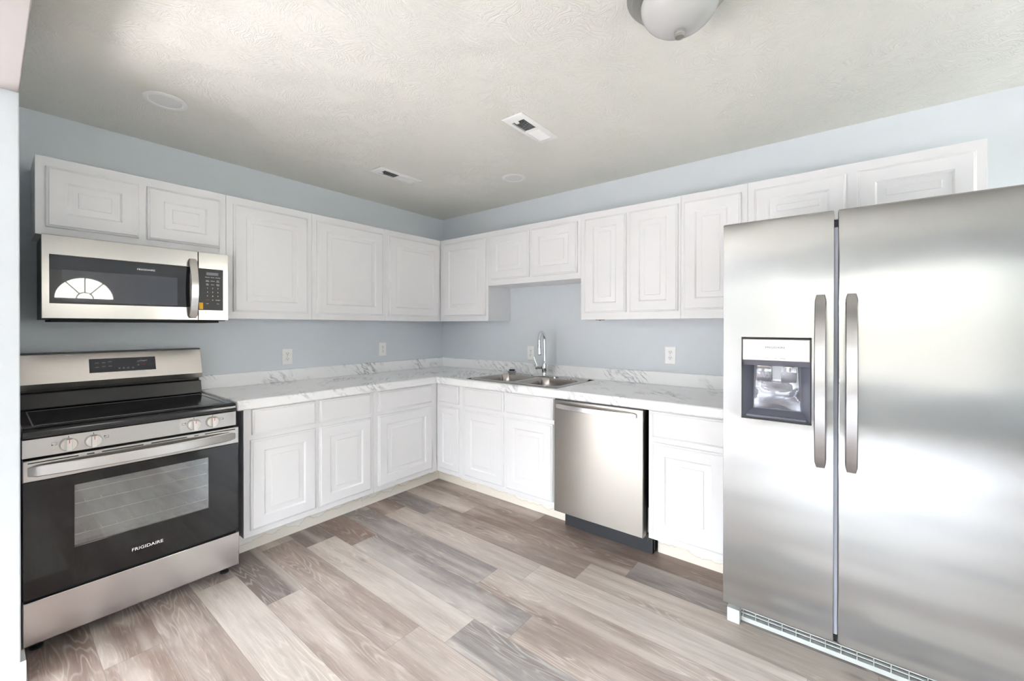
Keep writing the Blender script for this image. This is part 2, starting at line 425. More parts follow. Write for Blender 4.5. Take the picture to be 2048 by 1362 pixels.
def slab_hole(b, mp, a0, a1, z0, z1, h, d0, d1):
    """a plate with one rectangular hole h = (a0,a1,z0,z1)"""
    a0, a1 = sorted((a0, a1)); ha0, ha1 = sorted(h[:2])
    oo = [(a0, z0), (a1, z0), (a1, z1), (a0, z1)]; ii = [(ha0, h[2]), (ha1, h[2]), (ha1, h[3]), (ha0, h[3])]
    R = [[mp(p[0], d, p[1]) for p in q] for q, d in ((oo, d0), (oo, d1), (ii, d1), (ii, d0))]
    V = [[b.bm.verts.new(p) for p in r] for r in R]
    for k in range(4):
        A, Bq = V[k], V[(k+1) % 4]
        for i in range(4):
            j = (i+1) % 4; b.bm.faces.new((A[i], A[j], Bq[j], Bq[i]))
    return b
def bowed_handle(mp, axis, p0, p1, c, w, d0, bow, thick, n=20, stand=0.0):
    """flat bar bowed outward; axis 'a' runs along the wall, 'z' runs up. c = centre on the other axis"""
    b = B(); R = []
    for i in range(n+1):
        s = i/n; q = p0+(p1-p0)*s
        e = min(1.0, min(s, 1-s)/0.035); ww = w*(0.74+0.26*math.sqrt(max(0.0, 1-(1-e)**2)))
        dd = d0+stand+bow*math.sin(PI*s)**0.75
        ring = []
        for u, v in ((-0.5, -0.5), (-0.5, 0.25), (-0.43, 0.5), (0.43, 0.5), (0.5, 0.25), (0.5, -0.5)):
            cc = c+u*ww; d = dd+v*thick
            ring.append(mp(q, d, cc) if axis == 'a' else mp(cc, d, q))
        R.append(ring)
    b.rings(R); return b

# ------------------------------------------------------------------ the room
H = 2.42
def wall_holes(axis, at0, at1, lo, hi, z0, z1, holes):
    """wall slab made of boxes around its openings; axis 'x' = plane of constant x"""
    us = sorted({lo, hi}|{v for h in holes for v in h[:2]}); zs = sorted({z0, z1}|{v for h in holes for v in h[2:]})
    b = B()
    for u0, u1 in zip(us, us[1:]):
        for w0, w1 in zip(zs, zs[1:]):
            cu, cz = (u0+u1)/2, (w0+w1)/2
            if any(h[0] < cu < h[1] and h[2] < cz < h[3] for h in holes): continue
            if axis == 'x': b.box(at0, at1, u0, u1, w0, w1)
            else: b.box(u0, u1, at0, at1, w0, w1)
    return b

# floor: one mesh, each plank a face with its own tone
TONE = {'cream': srgb(221, 209, 199), 'tan': srgb(186, 169, 159), 'grey': srgb(168, 160, 157), 'brown': srgb(168, 147, 136), 'dark': srgb(150, 136, 130), 'pale': srgb(211, 199, 188)}
JOINT = {-1: (-1.60, ('tan', 'brown', 'tan')), 0: (-1.127, ('cream', 'brown', 'grey')), 1: (-0.925, ('grey', 'tan', 'pale')), 2: (-0.714, ('brown', 'cream', 'cream')),
         3: (-0.548, ('grey', 'grey', 'tan')), 4: (-0.912, ('brown', 'grey', 'tan')), 5: (-0.718, ('dark', 'cream', 'grey')), 6: (-0.556, ('pale', 'tan', 'tan')),
         7: (-1.091, ('dark', 'tan', 'tan')), 8: (-0.71, ('tan', 'cream', 'pale')), 9: (-0.35, ('brown', 'tan', 'pale')), 10: (-1.0, ('brown', 'brown', 'tan')), 11: (-0.3, ('tan', 'brown', 'cream'))}
rnd = random.Random(7)
bm = bmesh.new(); uvl = bm.loops.layers.uv.new('plank_uv'); cl = bm.loops.layers.float_color.new('plank')
L = 1.212
for k in range(-4, 32):
    xr = -0.645-0.18*k; xl = xr-0.18
    j, tones = JOINT.get(k, (rnd.uniform(-1.2, 0), None))
    for m in range(-3, 6):                        # plank m spans y from j-(m-1)L down to j-mL
        y1 = j-(m-1)*L; y0 = y1-L
        tone = tones[m] if tones and 0 <= m < 3 else rnd.choice(('cream', 'tan', 'grey', 'brown', 'pale'))
        c = TONE[tone]; q = rnd.uniform(0.74, 0.84); sd = rnd.random()
        X0, X1 = max(xl, XL-0.1), min(xr, 0.1); Y0, Y1 = max(y0, YB-0.1), min(y1, YF+0.1)
        if X1-X0 < 0.001 or Y1-Y0 < 0.001: continue
        f = bm.faces.new([bm.verts.new(p) for p in ((X0, Y0, 0), (X1, Y0, 0), (X1, Y1, 0), (X0, Y1, 0))])
        for lp in f.loops:
            lp[uvl].uv = (lp.vert.co.x-xl, lp.vert.co.y-y0); lp[cl] = (c[0]*q, c[1]*q, c[2]*q, sd)
me = bpy.data.meshes.new('floor'); bm.to_mesh(me); bm.free(); me.materials.append(M['floor'])
fl = bpy.data.objects.new('floor', me); COL.objects.link(fl); fl['kind'] = 'structure'

struct('ceiling', B().box(XL-0.15, 0.15, YB-0.15, YF+0.15, H, H+0.12), 'ceiling')
PX0, PX1, PY = -2.945, -2.822, -0.839          # partition between kitchen and living room
struct('wall_left', B().box(PX0, 0.12, 0.0, 0.12, 0, H), 'wall')
struct('wall_right', B().box(0.0, 0.12, YB-0.12, 0.0, 0, H), 'wall')
struct('wall_partition', B().box(PX0, PX1, PY, 0.0, 0, H), 'wall', bevel=0.004)
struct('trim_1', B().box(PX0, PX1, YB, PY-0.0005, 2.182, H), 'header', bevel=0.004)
struct('wall_front', B().box(XL, PX0, YF, YF+0.12, 0, H).box(PX0, PX0+0.12, 0.12, YF, 0, H), 'wall')
struct('wall_living', wall_holes('x', XL-0.12, XL, YB-0.12, YF+0.12, 0, H, WIN_LIVING), 'wall')
DX0, DX1, DZ = -2.56, -1.60, 2.06
struct('wall_rear', wall_holes('y', YB-0.12, YB, XL, 0.0, 0, H, WIN_REAR_ADDED+[(DX0, DX1, -0.01, DZ)]), 'wall')
# baseboard on the end of the partition, with a returned profile
prof = [(PY, 0.0), (PY-0.0125, 0.0), (PY-0.0125, 0.058), (PY-0.009, 0.066), (PY-0.006, 0.074), (PY, 0.078)]
struct('baseboard_partition', B().prism(prof, 'x', PX0, PX1+0.012).box(PX1, PX1+0.012, PY, -0.735, 0, 0.070), 'trim')

struct('sun_block_roof', B().box(XL-1.55, XL-0.125, -5.2, -2.10, 2.36, 2.44), 'header')    # added unseen roof that keeps the sun out of window 1
# windows of the living room and the added one in the rear wall, behind the camera
wn = 0
for i, (u0, u1, z0, z1) in enumerate(WIN_LIVING+WIN_REAR_ADDED):
    wn += 1; isx = i < len(WIN_LIVING); b = B(); base = XL if isx else YB
    def bx(p0, p1, q0, q1, d0, d1, b=b):
        if isx: b.box(base+d0, base+d1, p0, p1, q0, q1)
        else: b.box(p0, p1, base+d0, base+d1, q0, q1)
    for p0, p1, q0, q1 in ((u0, u0+0.05, z0, z1), (u1-0.05, u1, z0, z1), (u0+0.05, u1-0.05, z0, z0+0.05), (u0+0.05, u1-0.05, z1-0.05, z1)): bx(p0, p1, q0, q1, -0.09, -0.03)
    nm = 3 if u1-u0 > 2.4 else 2
    for k in range(1, nm):
        c = u0+(u1-u0)*k/nm; bx(c-0.03, c+0.03, z0+0.05, z1-0.05, -0.085, -0.035)
    w = struct('window_%d' % wn, b, 'trim')
    g = B(); bx(u0+0.04, u1-0.04, z0+0.04, z1-0.04, -0.062, -0.058, g); part('pane', g, 'pane', w)

# front door with a fan light, in the rear wall
b = B(); ya, yb = YB-0.08, YB-0.035; fx, fz, fr = -2.08, 1.70, 0.275
b.box(DX0, DX1, ya, yb, 0.002, fz)
b.box(DX0, fx-fr, ya, yb, fz, DZ); b.box(fx+fr, DX1, ya, yb, fz, DZ)
NA = 20
for i in range(NA):
    a0, a1 = PI*i/NA, PI*(i+1)/NA
    pr = [(fx+fr*math.cos(a0), fz+fr*math.sin(a0)), (fx+fr*math.cos(a1), fz+fr*math.sin(a1)), (fx+fr*math.cos(a1), DZ), (fx+fr*math.cos(a0), DZ)]
    b.prism(pr, 'y', ya, yb)
dr = struct('door_1', b, 'trim')
b = B()
for a in (PI*0.28, PI*0.5, PI*0.72):
    b.tube([(fx+0.075*math.cos(a), yb-0.01, fz+0.075*math.sin(a)), (fx+fr*math.cos(a), yb-0.01, fz+fr*math.sin(a))], 0.007, 6)
b.tube([(fx+0.08*math.cos(PI*i/12), yb-0.01, fz+0.08*math.sin(PI*i/12)) for i in range(13)], 0.007, 6)
part('muntins', b, 'trim', dr)
g = B(); ring = [(fx+fr*math.cos(PI*i/NA), fz+fr*math.sin(PI*i/NA)) for i in range(NA+1)]
g.prism(ring, 'y', ya+0.02, ya+0.024); part('pane', g, 'pane', dr)
b = B()
for z0, z1 in ((0.2, 0.75), (0.9, 1.55)):
    for x0, x1 in ((DX0+0.14, -2.12), (-2.04, DX1-0.14)):
        b.prism([(x0, z0), (x1, z0), (x1, z1), (x0, z1)], 'y', yb+0.0005, yb+0.010)
part('raised_panel', b, 'trim', dr, 0.004)
b = B(); b.lathe((DX0+0.10, yb, 0.98), [(0.03, 0.001), (0.03, 0.012), (0.012, 0.016), (0.012, 0.035), (0.027, 0.042), (0.027, 0.062), (0.012, 0.068)], 'y', 20)
part('door_handle', b, 'nickel', dr)

# ------------------------------------------------------------------ wall cabinets
DU, DUD = 0.2957, 0.2962
UZ0, UZ1 = 1.372, 2.1202
def upper(label, mp, a0, a1, z0, doors, dz0, dz1=2.0745, group='white wall cabinets', ret=None):
    a0, a1 = sorted((a0, a1))
    t = thing('wall_cabinet', label, 'cabinet', mp((a0+a1)/2, 0.0, z0), group)
    b = B(); lbox(b, mp, a0+0.0005, a1-0.0005, 0.001, DU-0.0195, z0+0.001, UZ1-0.001); part('carcass', b, 'cab', t)
    b = B(); lbox(b, mp, a0+0.0003, a1-0.0003, DU-0.019, DU, z0, UZ1); part('face_frame', b, 'cab', t, 0.0012)
    for d in doors: part('door', raised_door(mp, d[0], d[1], dz0, dz1, DUD), 'cab', t)
    return t
upper('short white cabinet mounted directly over the microwave, with two small doors', LEFT, -2.7595, -2.0045, 1.7533, [(-2.727, -2.400), (-2.367, -2.037)], 1.790)
upper('tall white wall cabinet just right of the microwave, single door', LEFT, -2.0035, -1.4875, UZ0, [(-1.968, -1.520)], 1.414)
upper('white wall cabinet with the widest door, between two others on the left wall', LEFT, -1.4865, -0.8905, UZ0, [(-1.454, -0.919)], 1.413)
upper('white corner wall cabinet with one door, last on the left wall', LEFT, -0.8895, -0.2975, UZ0, [(-0.861, -0.323)], 1.413)
# the right run
corner = thing('wall_cabinet', 'white corner wall cabinet on the sink wall, left of the short cabinet over the sink', 'cabinet', RIGHT(-0.6, 0, UZ0), 'white wall cabinets')
b = B(); lbox(b, RIGHT, -0.894, -0.298, 0.001, DU-0.0195, UZ0+0.001, UZ1-0.001); part('carcass', b, 'cab', corner)
b = B(); lbox(b, RIGHT, -0.8947, -0.298, DU-0.019, DU, UZ0, UZ1); part('face_frame', b, 'cab', corner, 0.0012)
part('door', raised_door(RIGHT, -0.872, -0.362, 1.416, 2.0745, DUD), 'cab', corner)
short = upper('short white wall cabinet with two square doors above the sink', RIGHT, -1.7778, -0.8953, 1.6665, [(-0.931, -1.327), (-1.353, -1.753)], 1.711)
tall = upper('tall white wall cabinet with two narrow doors, right of the sink', RIGHT, -2.4670, -1.7784, UZ0, [(-1.814, -2.119), (-2.142, -2.452)], 1.419)
b = B(); b.lathe((-0.24, -1.90, UZ0), [(0.006, -0.006), (0.006, -0.0005)], 'z', 10).box(-0.25, -0.23, -1.93, -1.87, UZ0-0.0035, UZ0-0.0005); part('bracket', b, 'slot', tall, label='small dark bracket under the cabinet')
upper('tall white wall cabinet with one door, partly hidden by the refrigerator', RIGHT, -2.8270, -2.4676, UZ0, [(-2.485, -2.795)], 1.424)
upper('low white wall cabinet with two wide flat doors above the refrigerator', RIGHT, -3.7224, -2.8276, 1.79, [(-2.860, -3.255), (-3.295, -3.690)], 1.830)

# ------------------------------------------------------------------ base cabinets
DB, DBD, TK, ZF, ZC = 0.6286, 0.6291, 0.4772, 0.1448, 0.862
def base(label, mp, a0, a1, drawers, doors, back=0.001, kick=None):
    a0, a1 = sorted((a0, a1)); k0, k1 = kick or (a0, a1)
    t = thing('base_cabinet', label, 'cabinet', mp((a0+a1)/2, 0.3, 0.0), 'white base cabinets')
    b = B(); 
    e0, e1, dF = a0+0.0005, a1-0.0005, DB-0.0195
    lbox(b, mp, e0, e0+0.016, back, dF, ZF+0.0005, ZC-0.0005); lbox(b, mp, e1-0.016, e1, back, dF, ZF+0.0005, ZC-0.0005)
    lbox(b, mp, e0+0.0161, e1-0.0161, back, dF, ZF+0.0005, ZF+0.018); lbox(b, mp, e0+0.0161, e1-0.0161, back, back+0.008, ZF+0.0181, ZC-0.0005); part('carcass', b, 'cab', t)
    b = B(); lbox(b, mp, a0+0.0003, a1-0.0003, DB-0.019, DB, ZF, ZC); part('face_frame', b, 'cab', t, 0.0012)
    b = B(); lbox(b, mp, k0+0.0003, k1-0.0003, TK-0.018, TK, 0.0005, ZF-0.0005); part('toe_kick', b, 'kick', t, label='unpainted cream toe kick with a ragged paint edge')
    for d in drawers: part('drawer', drawer_front(mp, d[0], d[1], 0.7145, 0.8555, DBD), 'cab', t)
    for d in doors: part('door', raised_door(mp, d[0], d[1], 0.180, 0.686, DBD), 'cab', t)
    return t
base('white base cabinet beside the range, with two drawers and two doors', LEFT, -2.0248, -1.2135, [(-1.985, -1.628), (-1.604, -1.246)], [(-1.993, -1.628), (-1.605, -1.240)])
base('white left-wall base cabinet at the inside corner, one wide drawer over one door', LEFT, -1.2125, -0.6295, [(-1.179, -0.692)], [(-1.182, -0.690)], kick=(-1.2125, -TK-0.0005))
base('narrow white base cabinet at the inside corner on the sink wall', RIGHT, -0.9300, -0.6295, [(-0.664, -0.890)], [(-0.664, -0.890)], kick=(-0.93, -TK-0.0005))
base('white sink base cabinet with two doors, left of the dishwasher', RIGHT, -1.7880, -0.9310, [(-0.961, -1.348), (-1.371, -1.766)], [(-0.961, -1.346), (-1.373, -1.764)])
base('white base cabinet between the dishwasher and the refrigerator', RIGHT, -2.8200, -2.3920, [(-2.416, -2.790)], [(-2.418, -2.790)])

# ------------------------------------------------------------------ countertop with its backsplash
CT0, CT1, CF = 0.8625, 0.9178, 0.660
SINK = (-0.5935, -0.1035, -1.760, -0.968)      # opening x0,x1,y0,y1
ct = thing('countertop', 'white grey-veined marble-look laminate countertop wrapping the corner', 'countertop', (-0.62, -0.62, CT0))
b = B()
xs = [-2.066, -0.66, SINK[0], SINK[1], -0.001]; ys = [-2.822, SINK[2], SINK[3], -0.66, -0.001]
def filled(i, j):
    cx, cy = (xs[i]+xs[i+1])/2, (ys[j]+ys[j+1])/2
    if cx < -0.66 and cy < -0.66: return False
    return not (SINK[0] < cx < SINK[1] and SINK[2] < cy < SINK[3])
vt = {}
def gv(i, j, z):
    if (i, j, z) not in vt: vt[(i, j, z)] = b.bm.verts.new((xs[i], ys[j], z))
    return vt[(i, j, z)]
for i in range(4):
    for j in range(4):
        if not filled(i, j): continue
        b.bm.faces.new((gv(i, j, CT1), gv(i+1, j, CT1), gv(i+1, j+1, CT1), gv(i, j+1, CT1)))
        b.bm.faces.new((gv(i, j+1, CT0), gv(i+1, j+1, CT0), gv(i+1, j, CT0), gv(i, j, CT0)))
        for (p, q, ni, nj) in (((i, j), (i+1, j), i, j-1), ((i+1, j), (i+1, j+1), i+1, j), ((i+1, j+1), (i, j+1), i, j+1), ((i, j+1), (i, j), i-1, j)):
            if 0 <= ni < 4 and 0 <= nj < 4 and filled(ni, nj): continue
            b.bm.faces.new((gv(*p, CT0), gv(*q, CT0), gv(*q, CT1), gv(*p, CT1)))
bmesh.ops.dissolve_limit(b.bm, angle_limit=0.01, verts=b.bm.verts, edges=b.bm.edges)
part('worktop', b, 'marble', ct, 0.008, 3)
b = B(); b.box(-2.066, -0.0215, -0.0205, -0.001, CT1+0.0005, 1.0085); b.box(-0.0205, -0.001, -2.822, -0.001, CT1+0.0005, 1.0085)
part('backsplash', b, 'marble', ct, 0.004, 3)

# ------------------------------------------------------------------ sink, faucet, strainer
sk = thing('kitchen_sink', 'double bowl stainless steel sink set into the marble-look countertop', 'sink', (-0.35, -1.365, CT1))
X0, X1, Y0, Y1 = -0.612, -0.088, -1.775, -0.955
def rrect(x0, x1, y0, y1, r, z, n=6):
    out = []
    for cx, cy, a in ((x1-r, y1-r, 0), (x0+r, y1-r, PI/2), (x0+r, y0+r, PI), (x1-r, y0+r, 3*PI/2)):
        for k in range(n+1):
            t = a+PI/2*k/n; out.append((cx+r*math.cos(t), cy+r*math.sin(t), z))
    return out
BOWLS = [(-0.555, -0.205, -1.345, -0.995), (-0.555, -0.205, -1.735, -1.385)]
b = B(); zr = CT1+0.0045
ux = sorted({X0, X1, -0.555, -0.205}); uy = sorted({Y0, Y1, -1.345, -0.995, -1.735, -1.385})
for i in range(len(ux)-1):
    for j in range(len(uy)-1):
        cx, cy = (ux[i]+ux[i+1])/2, (uy[j]+uy[j+1])/2
        if any(q[0] < cx < q[1] and q[2] < cy < q[3] for q in BOWLS): continue
        b.poly([(ux[i], uy[j], zr), (ux[i+1], uy[j], zr), (ux[i+1], uy[j+1], zr), (ux[i], uy[j+1], zr)])
for x0, x1, y0, y1 in BOWLS:      # fill between the square opening and the rounded bowl mouth
    r = 0.07; n = 6
    for cx, cy, px, py, a in ((x1-r, y1-r, x1, y1, 0), (x0+r, y1-r, x0, y1, PI/2), (x0+r, y0+r, x0, y0, PI), (x1-r, y0+r, x1, y0, 3*PI/2)):
        for k in range(n):
            t0, t1 = a+PI/2*k/n, a+PI/2*(k+1)/n
            b.poly([(px, py, zr), (cx+r*math.cos(t1), cy+r*math.sin(t1), zr), (cx+r*math.cos(t0), cy+r*math.sin(t0), zr)])
o_ = [(X1, Y1, zr), (X0, Y1, zr), (X0, Y0, zr), (X1, Y0, zr)]; i_ = [(X1+0.003, Y1+0.003, CT1+0.0008), (X0-0.003, Y1+0.003, CT1+0.0008), (X0-0.003, Y0-0.003, CT1+0.0008), (X1+0.003, Y0-0.003, CT1+0.0008)]
b.rings([o_, i_], cap0=False, cap1=False)
bmesh.ops.remove_doubles(b.bm, verts=b.bm.verts, dist=0.0003)
part('rim', b, 'sink', sk)
for x0, x1, y0, y1 in BOWLS:
    b = B(); R = []
    for ins, dz, r in ((0.0, 0.0, 0.07), (0.003, -0.006, 0.07), (0.008, -0.05, 0.07), (0.014, -0.13, 0.07), (0.022, -0.155, 0.065), (0.045, -0.172, 0.05), (0.09, -0.178, 0.035)):
        R.append(rrect(x0+ins, x1-ins, y0+ins, y1-ins, r, zr+dz))
    b.rings(R, cap0=False, cap1=True)
    bw = part('bowl', b, 'sink', sk)
    b = B(); cx, cy = (x0+x1)/2, (y0+y1)/2
    b.lathe((cx, cy, zr-0.1775), [(0.055, 0.0), (0.055, 0.003), (0.045, 0.004), (0.04, 0.001), (0.008, 0.0005), (0.006, 0.010), (0.001, 0.010)], 'z', 24); part('drain', b, 'chrome', bw)
b = B(); b.lathe((-0.15, -1.60, zr), [(0.021, 0.0003), (0.021, 0.004), (0.016, 0.007), (0.001, 0.008)], 'z', 20); part('hole_cover', b, 'chrome', sk)

fc = thing('kitchen_faucet', 'tall chrome gooseneck kitchen faucet with side lever, behind the sink', 'faucet', (-0.135, -1.360, zr))
FX, FY = -0.135, -1.360
b = B(); R = []
for z, k in ((0.0006, 1.0), (0.008, 1.0), (0.011, 0.93)):
    ring = []
    for i in range(32):
        a = 2*PI*i/32; ring.append((FX+0.028*k*math.cos(a), FY+(0.10 if math.sin(a) >= 0 else -0.10)*k+0.028*k*math.sin(a), zr+z))
    R.append(ring)
b.rings(R); part('deck_plate', b, 'chrome', fc)
b = B(); b.lathe((FX, FY, zr+0.0115), [(0.026, 0.0), (0.026, 0.006), (0.0225, 0.012), (0.0225, 0.028), (0.024, 0.032), (0.024, 0.085), (0.020, 0.100), (0.0150, 0.115)], 'z', 28); part('body', b, 'chrome', fc)
dx, dy = Vector((-0.1450, -0.046)).normalized(); RA = 0.074; ZA = 1.205
pts = [(FX, FY, zr+0.126), (FX, FY, 1.10)]
for k in range(17):
    a = PI-PI*1.08*k/16
    pts.append((FX+dx*(RA+RA*math.cos(a)), FY+dy*(RA+RA*math.cos(a)), ZA+RA*math.sin(a)))
b = B(); b.tube(pts, 0.0125, 16); part('gooseneck', b, 'chrome', fc)
e = Vector(pts[-1]); d = (Vector(pts[-1])-Vector(pts[-2])).normalized()
b = B(); b.tube([e+d*0.0005, e+d*0.004, e+d*0.03, e+d*0.075, e+d*0.078], [0.0135, 0.0150, 0.0155, 0.0185, 0.0165], 18); sp = part('spray_head', b, 'chrome', fc)
b = B(); b.tube([e+d*0.0785, e+d*0.081], [0.015, 0.0145], 18); part('spray_face', b, 'black_plastic', sp)
HZ = zr+0.070
b = B(); b.tube([(FX, FY+0.0245, HZ), (FX, FY+0.030, HZ), (FX, FY+0.062, HZ), (FX, FY+0.080, HZ-0.004), (FX, FY+0.086, HZ-0.004)], [0.014, 0.0145, 0.0145, 0.018, 0.014], 18)
b.tube([(FX-0.002, FY+0.074, HZ+0.010), (FX-0.006, FY+0.088, HZ+0.050), (FX-0.010, FY+0.100, HZ+0.083)], [0.0058, 0.0056, 0.0062], 12); part('lever_handle', b, 'chrome', fc)

st = thing('sink_strainer', 'small chrome sink strainer basket with black stopper left on the sink ledge', 'strainer', (-0.150, -1.035, zr))
b = B(); b.lathe((-0.150, -1.035, zr), [(0.026, 0.0004), (0.034, 0.012), (0.038, 0.022), (0.040, 0.025), (0.037, 0.026), (0.030, 0.024), (0.005, 0.023)], 'z', 28); part('basket', b, 'chrome', st)
b = B(); b.lathe((-0.150, -1.035, zr+0.0245), [(0.026, 0.0), (0.027, 0.010), (0.022, 0.014), (0.001, 0.015)], 'z', 24); part('stopper', b, 'black_plastic', st)
b = B(); b.lathe((-0.150, -1.035, zr+0.040), [(0.004, 0.0), (0.004, 0.012), (0.006, 0.016), (0.003, 0.021), (0.001, 0.021)], 'z', 14); part('knob', b, 'plastic', st)

# ------------------------------------------------------------------ wall outlets
def outlet(label, mp, a, z):
    t = thing('wall_outlet', label, 'outlet', mp(a, 0.0, z), 'white outlets above the countertop')
    b = B(); loops(b, mp, a-0.0375, a+0.0375, z-0.060, z+0.060, [(0, 0.0005), (0, 0.003), (0.003, 0.006)]); part('cover_plate', b, 'plastic', t)
    for s in (-1, 1):
        cz = z+s*0.0195; b = B(); R = []
        for d, k in ((0.0063, 1.0), (0.0080, 1.0), (0.0085, 0.95)):
            R.append([mp(a+max(-0.0135, min(0.0135, 0.0175*math.cos(2*PI*i/24)))*k, d, cz+0.0145*k*math.sin(2*PI*i/24)) for i in range(24)])
        b.rings(R); so = part('socket', b, 'plastic', t)
        b = B()
        for q in (-0.0055, 0.0055): lbox(b, mp, a+q-0.0010, a+q+0.0010, 0.0087, 0.0093, cz-0.001, cz+0.0075)
        lbox(b, mp, a-0.0022, a+0.0022, 0.0087, 0.0093, cz-0.0095, cz-0.0055); part('slots', b, 'slot', so)
    b = B(); p = mp(a, 0.0063, z); b.lathe(p, [(0.003, 0.0), (0.003, -0.001 if mp is LEFT else -0.001)], 'y' if mp is LEFT else 'x', 10); part('screw', b, 'grille', t)
    return t
outlet('white duplex outlet on the left wall nearer the range', LEFT, -1.527, 1.101)
outlet('white duplex outlet on the left wall nearer the corner', LEFT, -0.716, 1.122)
outlet('white duplex outlet on the wall behind the faucet', RIGHT, -1.126, 1.096)
outlet('white duplex outlet between the sink and the refrigerator', RIGHT, -2.312, 1.126)

# ------------------------------------------------------------------ range
rg = thing('kitchen_range', 'stainless steel and black freestanding electric range under the microwave', 'range', (-2.449, -0.35, 0))
RX0, RX1 = -2.815, -2.083
b = B(); b.box(RX0, RX1, -0.655, -0.03, 0.045, 0.874); part('body', b, 'dark_side', rg)
b = B(); pr = [(-0.10, 0.876), (-0.655, 0.876), (-0.705, 0.876), (-0.708, 0.884), (-0.703, 0.906), (-0.690, 0.9145), (-0.66, 0.916), (-0.10, 0.916)]
b.prism(pr, 'x', RX0, RX1); part('cooktop', b, 'cooktop', rg, 0.003)
b = B()
for x0, x1, y0, y1 in ((RX1-0.034, RX1-0.030, -0.64, -0.19), (RX0+0.030, RX0+0.034, -0.64, -0.19), (RX0+0.034, RX1-0.034, -0.64, -0.636), (RX0+0.034, RX1-0.034, -0.194, -0.19)): b.box(x0, x1, y0, y1, 0.9162, 0.9172)
part('cooktop_trim', b, 'grey_print', rg)
# backguard
pr = [(-0.03, 0.918), (-0.135, 0.918), (-0.135, 0.925), (-0.118, 0.985), (-0.118, 0.992), (-0.075, 0.994), (-0.075, 1.010), (-0.03, 1.010)]
b = B(); b.prism(pr, 'x', RX0, RX1); part('riser', b, 'black_enamel', rg, 0.002)
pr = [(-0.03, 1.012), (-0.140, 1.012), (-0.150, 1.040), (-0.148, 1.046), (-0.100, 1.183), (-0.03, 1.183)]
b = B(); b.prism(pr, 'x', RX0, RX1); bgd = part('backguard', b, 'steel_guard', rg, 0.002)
b = B(); b.box(RX0, RX1, -0.101, -0.03, 1.1835, 1.189); part('backguard_cap', b, 'black_plastic', bgd)
def on_face(x, t, off): # point on the sloping backguard face, t 0 bottom .. 1 top
    n = Vector((0, -0.137, -0.048)).normalized()*-1
    n = Vector((0, -(1.183-1.046), -0.048)).normalized()
    return (x, -0.148+0.048*t+n.y*off, 1.046+0.137*t+0.0*off)
def face_patch(b, x0, x1, t0, t1, off0, off1):
    b.rings([[on_face(x0, t0, o), on_face(x1, t0, o), on_face(x1, t1, o), on_face(x0, t1, o)] for o in (off0, off1)], smooth=False); return b
dsp = part('display', face_patch(B(), -2.567, -2.300, 0.24, 0.76, 0.0004, 0.0015), 'display', bgd)
for x, t, hw, ht in [(x, t, 0.007, 0.012) for x, t in ((-2.538, 0.60), (-2.512, 0.60), (-2.488, 0.63), (-2.538, 0.44), (-2.512, 0.46), (-2.488, 0.46))]+[(x, 0.36, 0.004, 0.022) for x in (-2.452, -2.435, -2.417, -2.397)]+[(-2.374, 0.60, 0.004, 0.02), (-2.374, 0.45, 0.004, 0.02)]:
    part('touch_mark', face_patch(B(), x-hw, x+hw, t-ht, t+ht, 0.0016, 0.0020), 'grey_print', bgd)
lettering('start_lettering', 'START', 0.010, on_face(-2.352, 0.605, 0.0019), '-y', 'white_print', bgd, 1.1, 0.0004)
lettering('off_lettering', 'OFF', 0.009, on_face(-2.354, 0.45, 0.0019), '-y', 'red_print', bgd, 1.1, 0.0004)
# control panel with knobs
b = B(); b.box(RX0, RX1, -0.700, -0.656, 0.7985, 0.8735); cp = part('control_panel', b, 'steel_y', rg, 0.002)
for x, z, kx in ((-2.689, 0.833, 1), (-2.616, 0.8325, -1), (-2.265, 0.8355, 1), (-2.188, 0.8365, -1)):
    b = B(); b.lathe((x, -0.7005, z), [(0.0255, 0.0), (0.0265, -0.004), (0.0265, -0.012), (0.0245, -0.016), (0.0235, -0.016), (0.002, -0.015)], 'y', 32)
    b.box(x-0.008, x+0.008, -0.734, -0.7145, z-0.0235, z+0.0235); kn = part('knob', b, 'knob', cp, 0.0015)
    b = B(); b.box(x-0.0011, x+0.0011, -0.7352, -0.7342, z+0.009, z+0.022); part('knob_mark', b, 'red_print', kn)
for x, z, kx, near in ((-2.689, 0.833, -1, 0), (-2.616, 0.8325, 1, 1), (-2.265, 0.8355, -1, 3), (-2.188, 0.8365, 1, 2)):
    b = B(); cx = x+kx*0.040; cz = z+0.009
    for x0, x1, z0, z1 in ((cx-0.0075, cx+0.0075, cz-0.005, cz-0.0044), (cx-0.0075, cx+0.0075, cz+0.0044, cz+0.005), (cx-0.0075, cx-0.0069, cz-0.005, cz+0.005), (cx+0.0069, cx+0.0075, cz-0.005, cz+0.005)): b.box(x0, x1, -0.7008, -0.7003, z0, z1)
    sx_, sz_ = ((-1, -1), (-1, 1), (1, -1), (1, 1))[near]
    b.box(cx+sx_*0.0055-0.0022, cx+sx_*0.0055+0.0022, -0.7009, -0.7003, cz+sz_*0.0035-0.0018, cz+sz_*0.0035+0.0018)
    part('burner_mark', b, 'dark_print', cp)
    b = B(); b.box(x-0.0009, x+0.0009, -0.7008, -0.7003, z+0.028, z+0.034)
    part('pointer_mark', b, 'dark_print', cp)
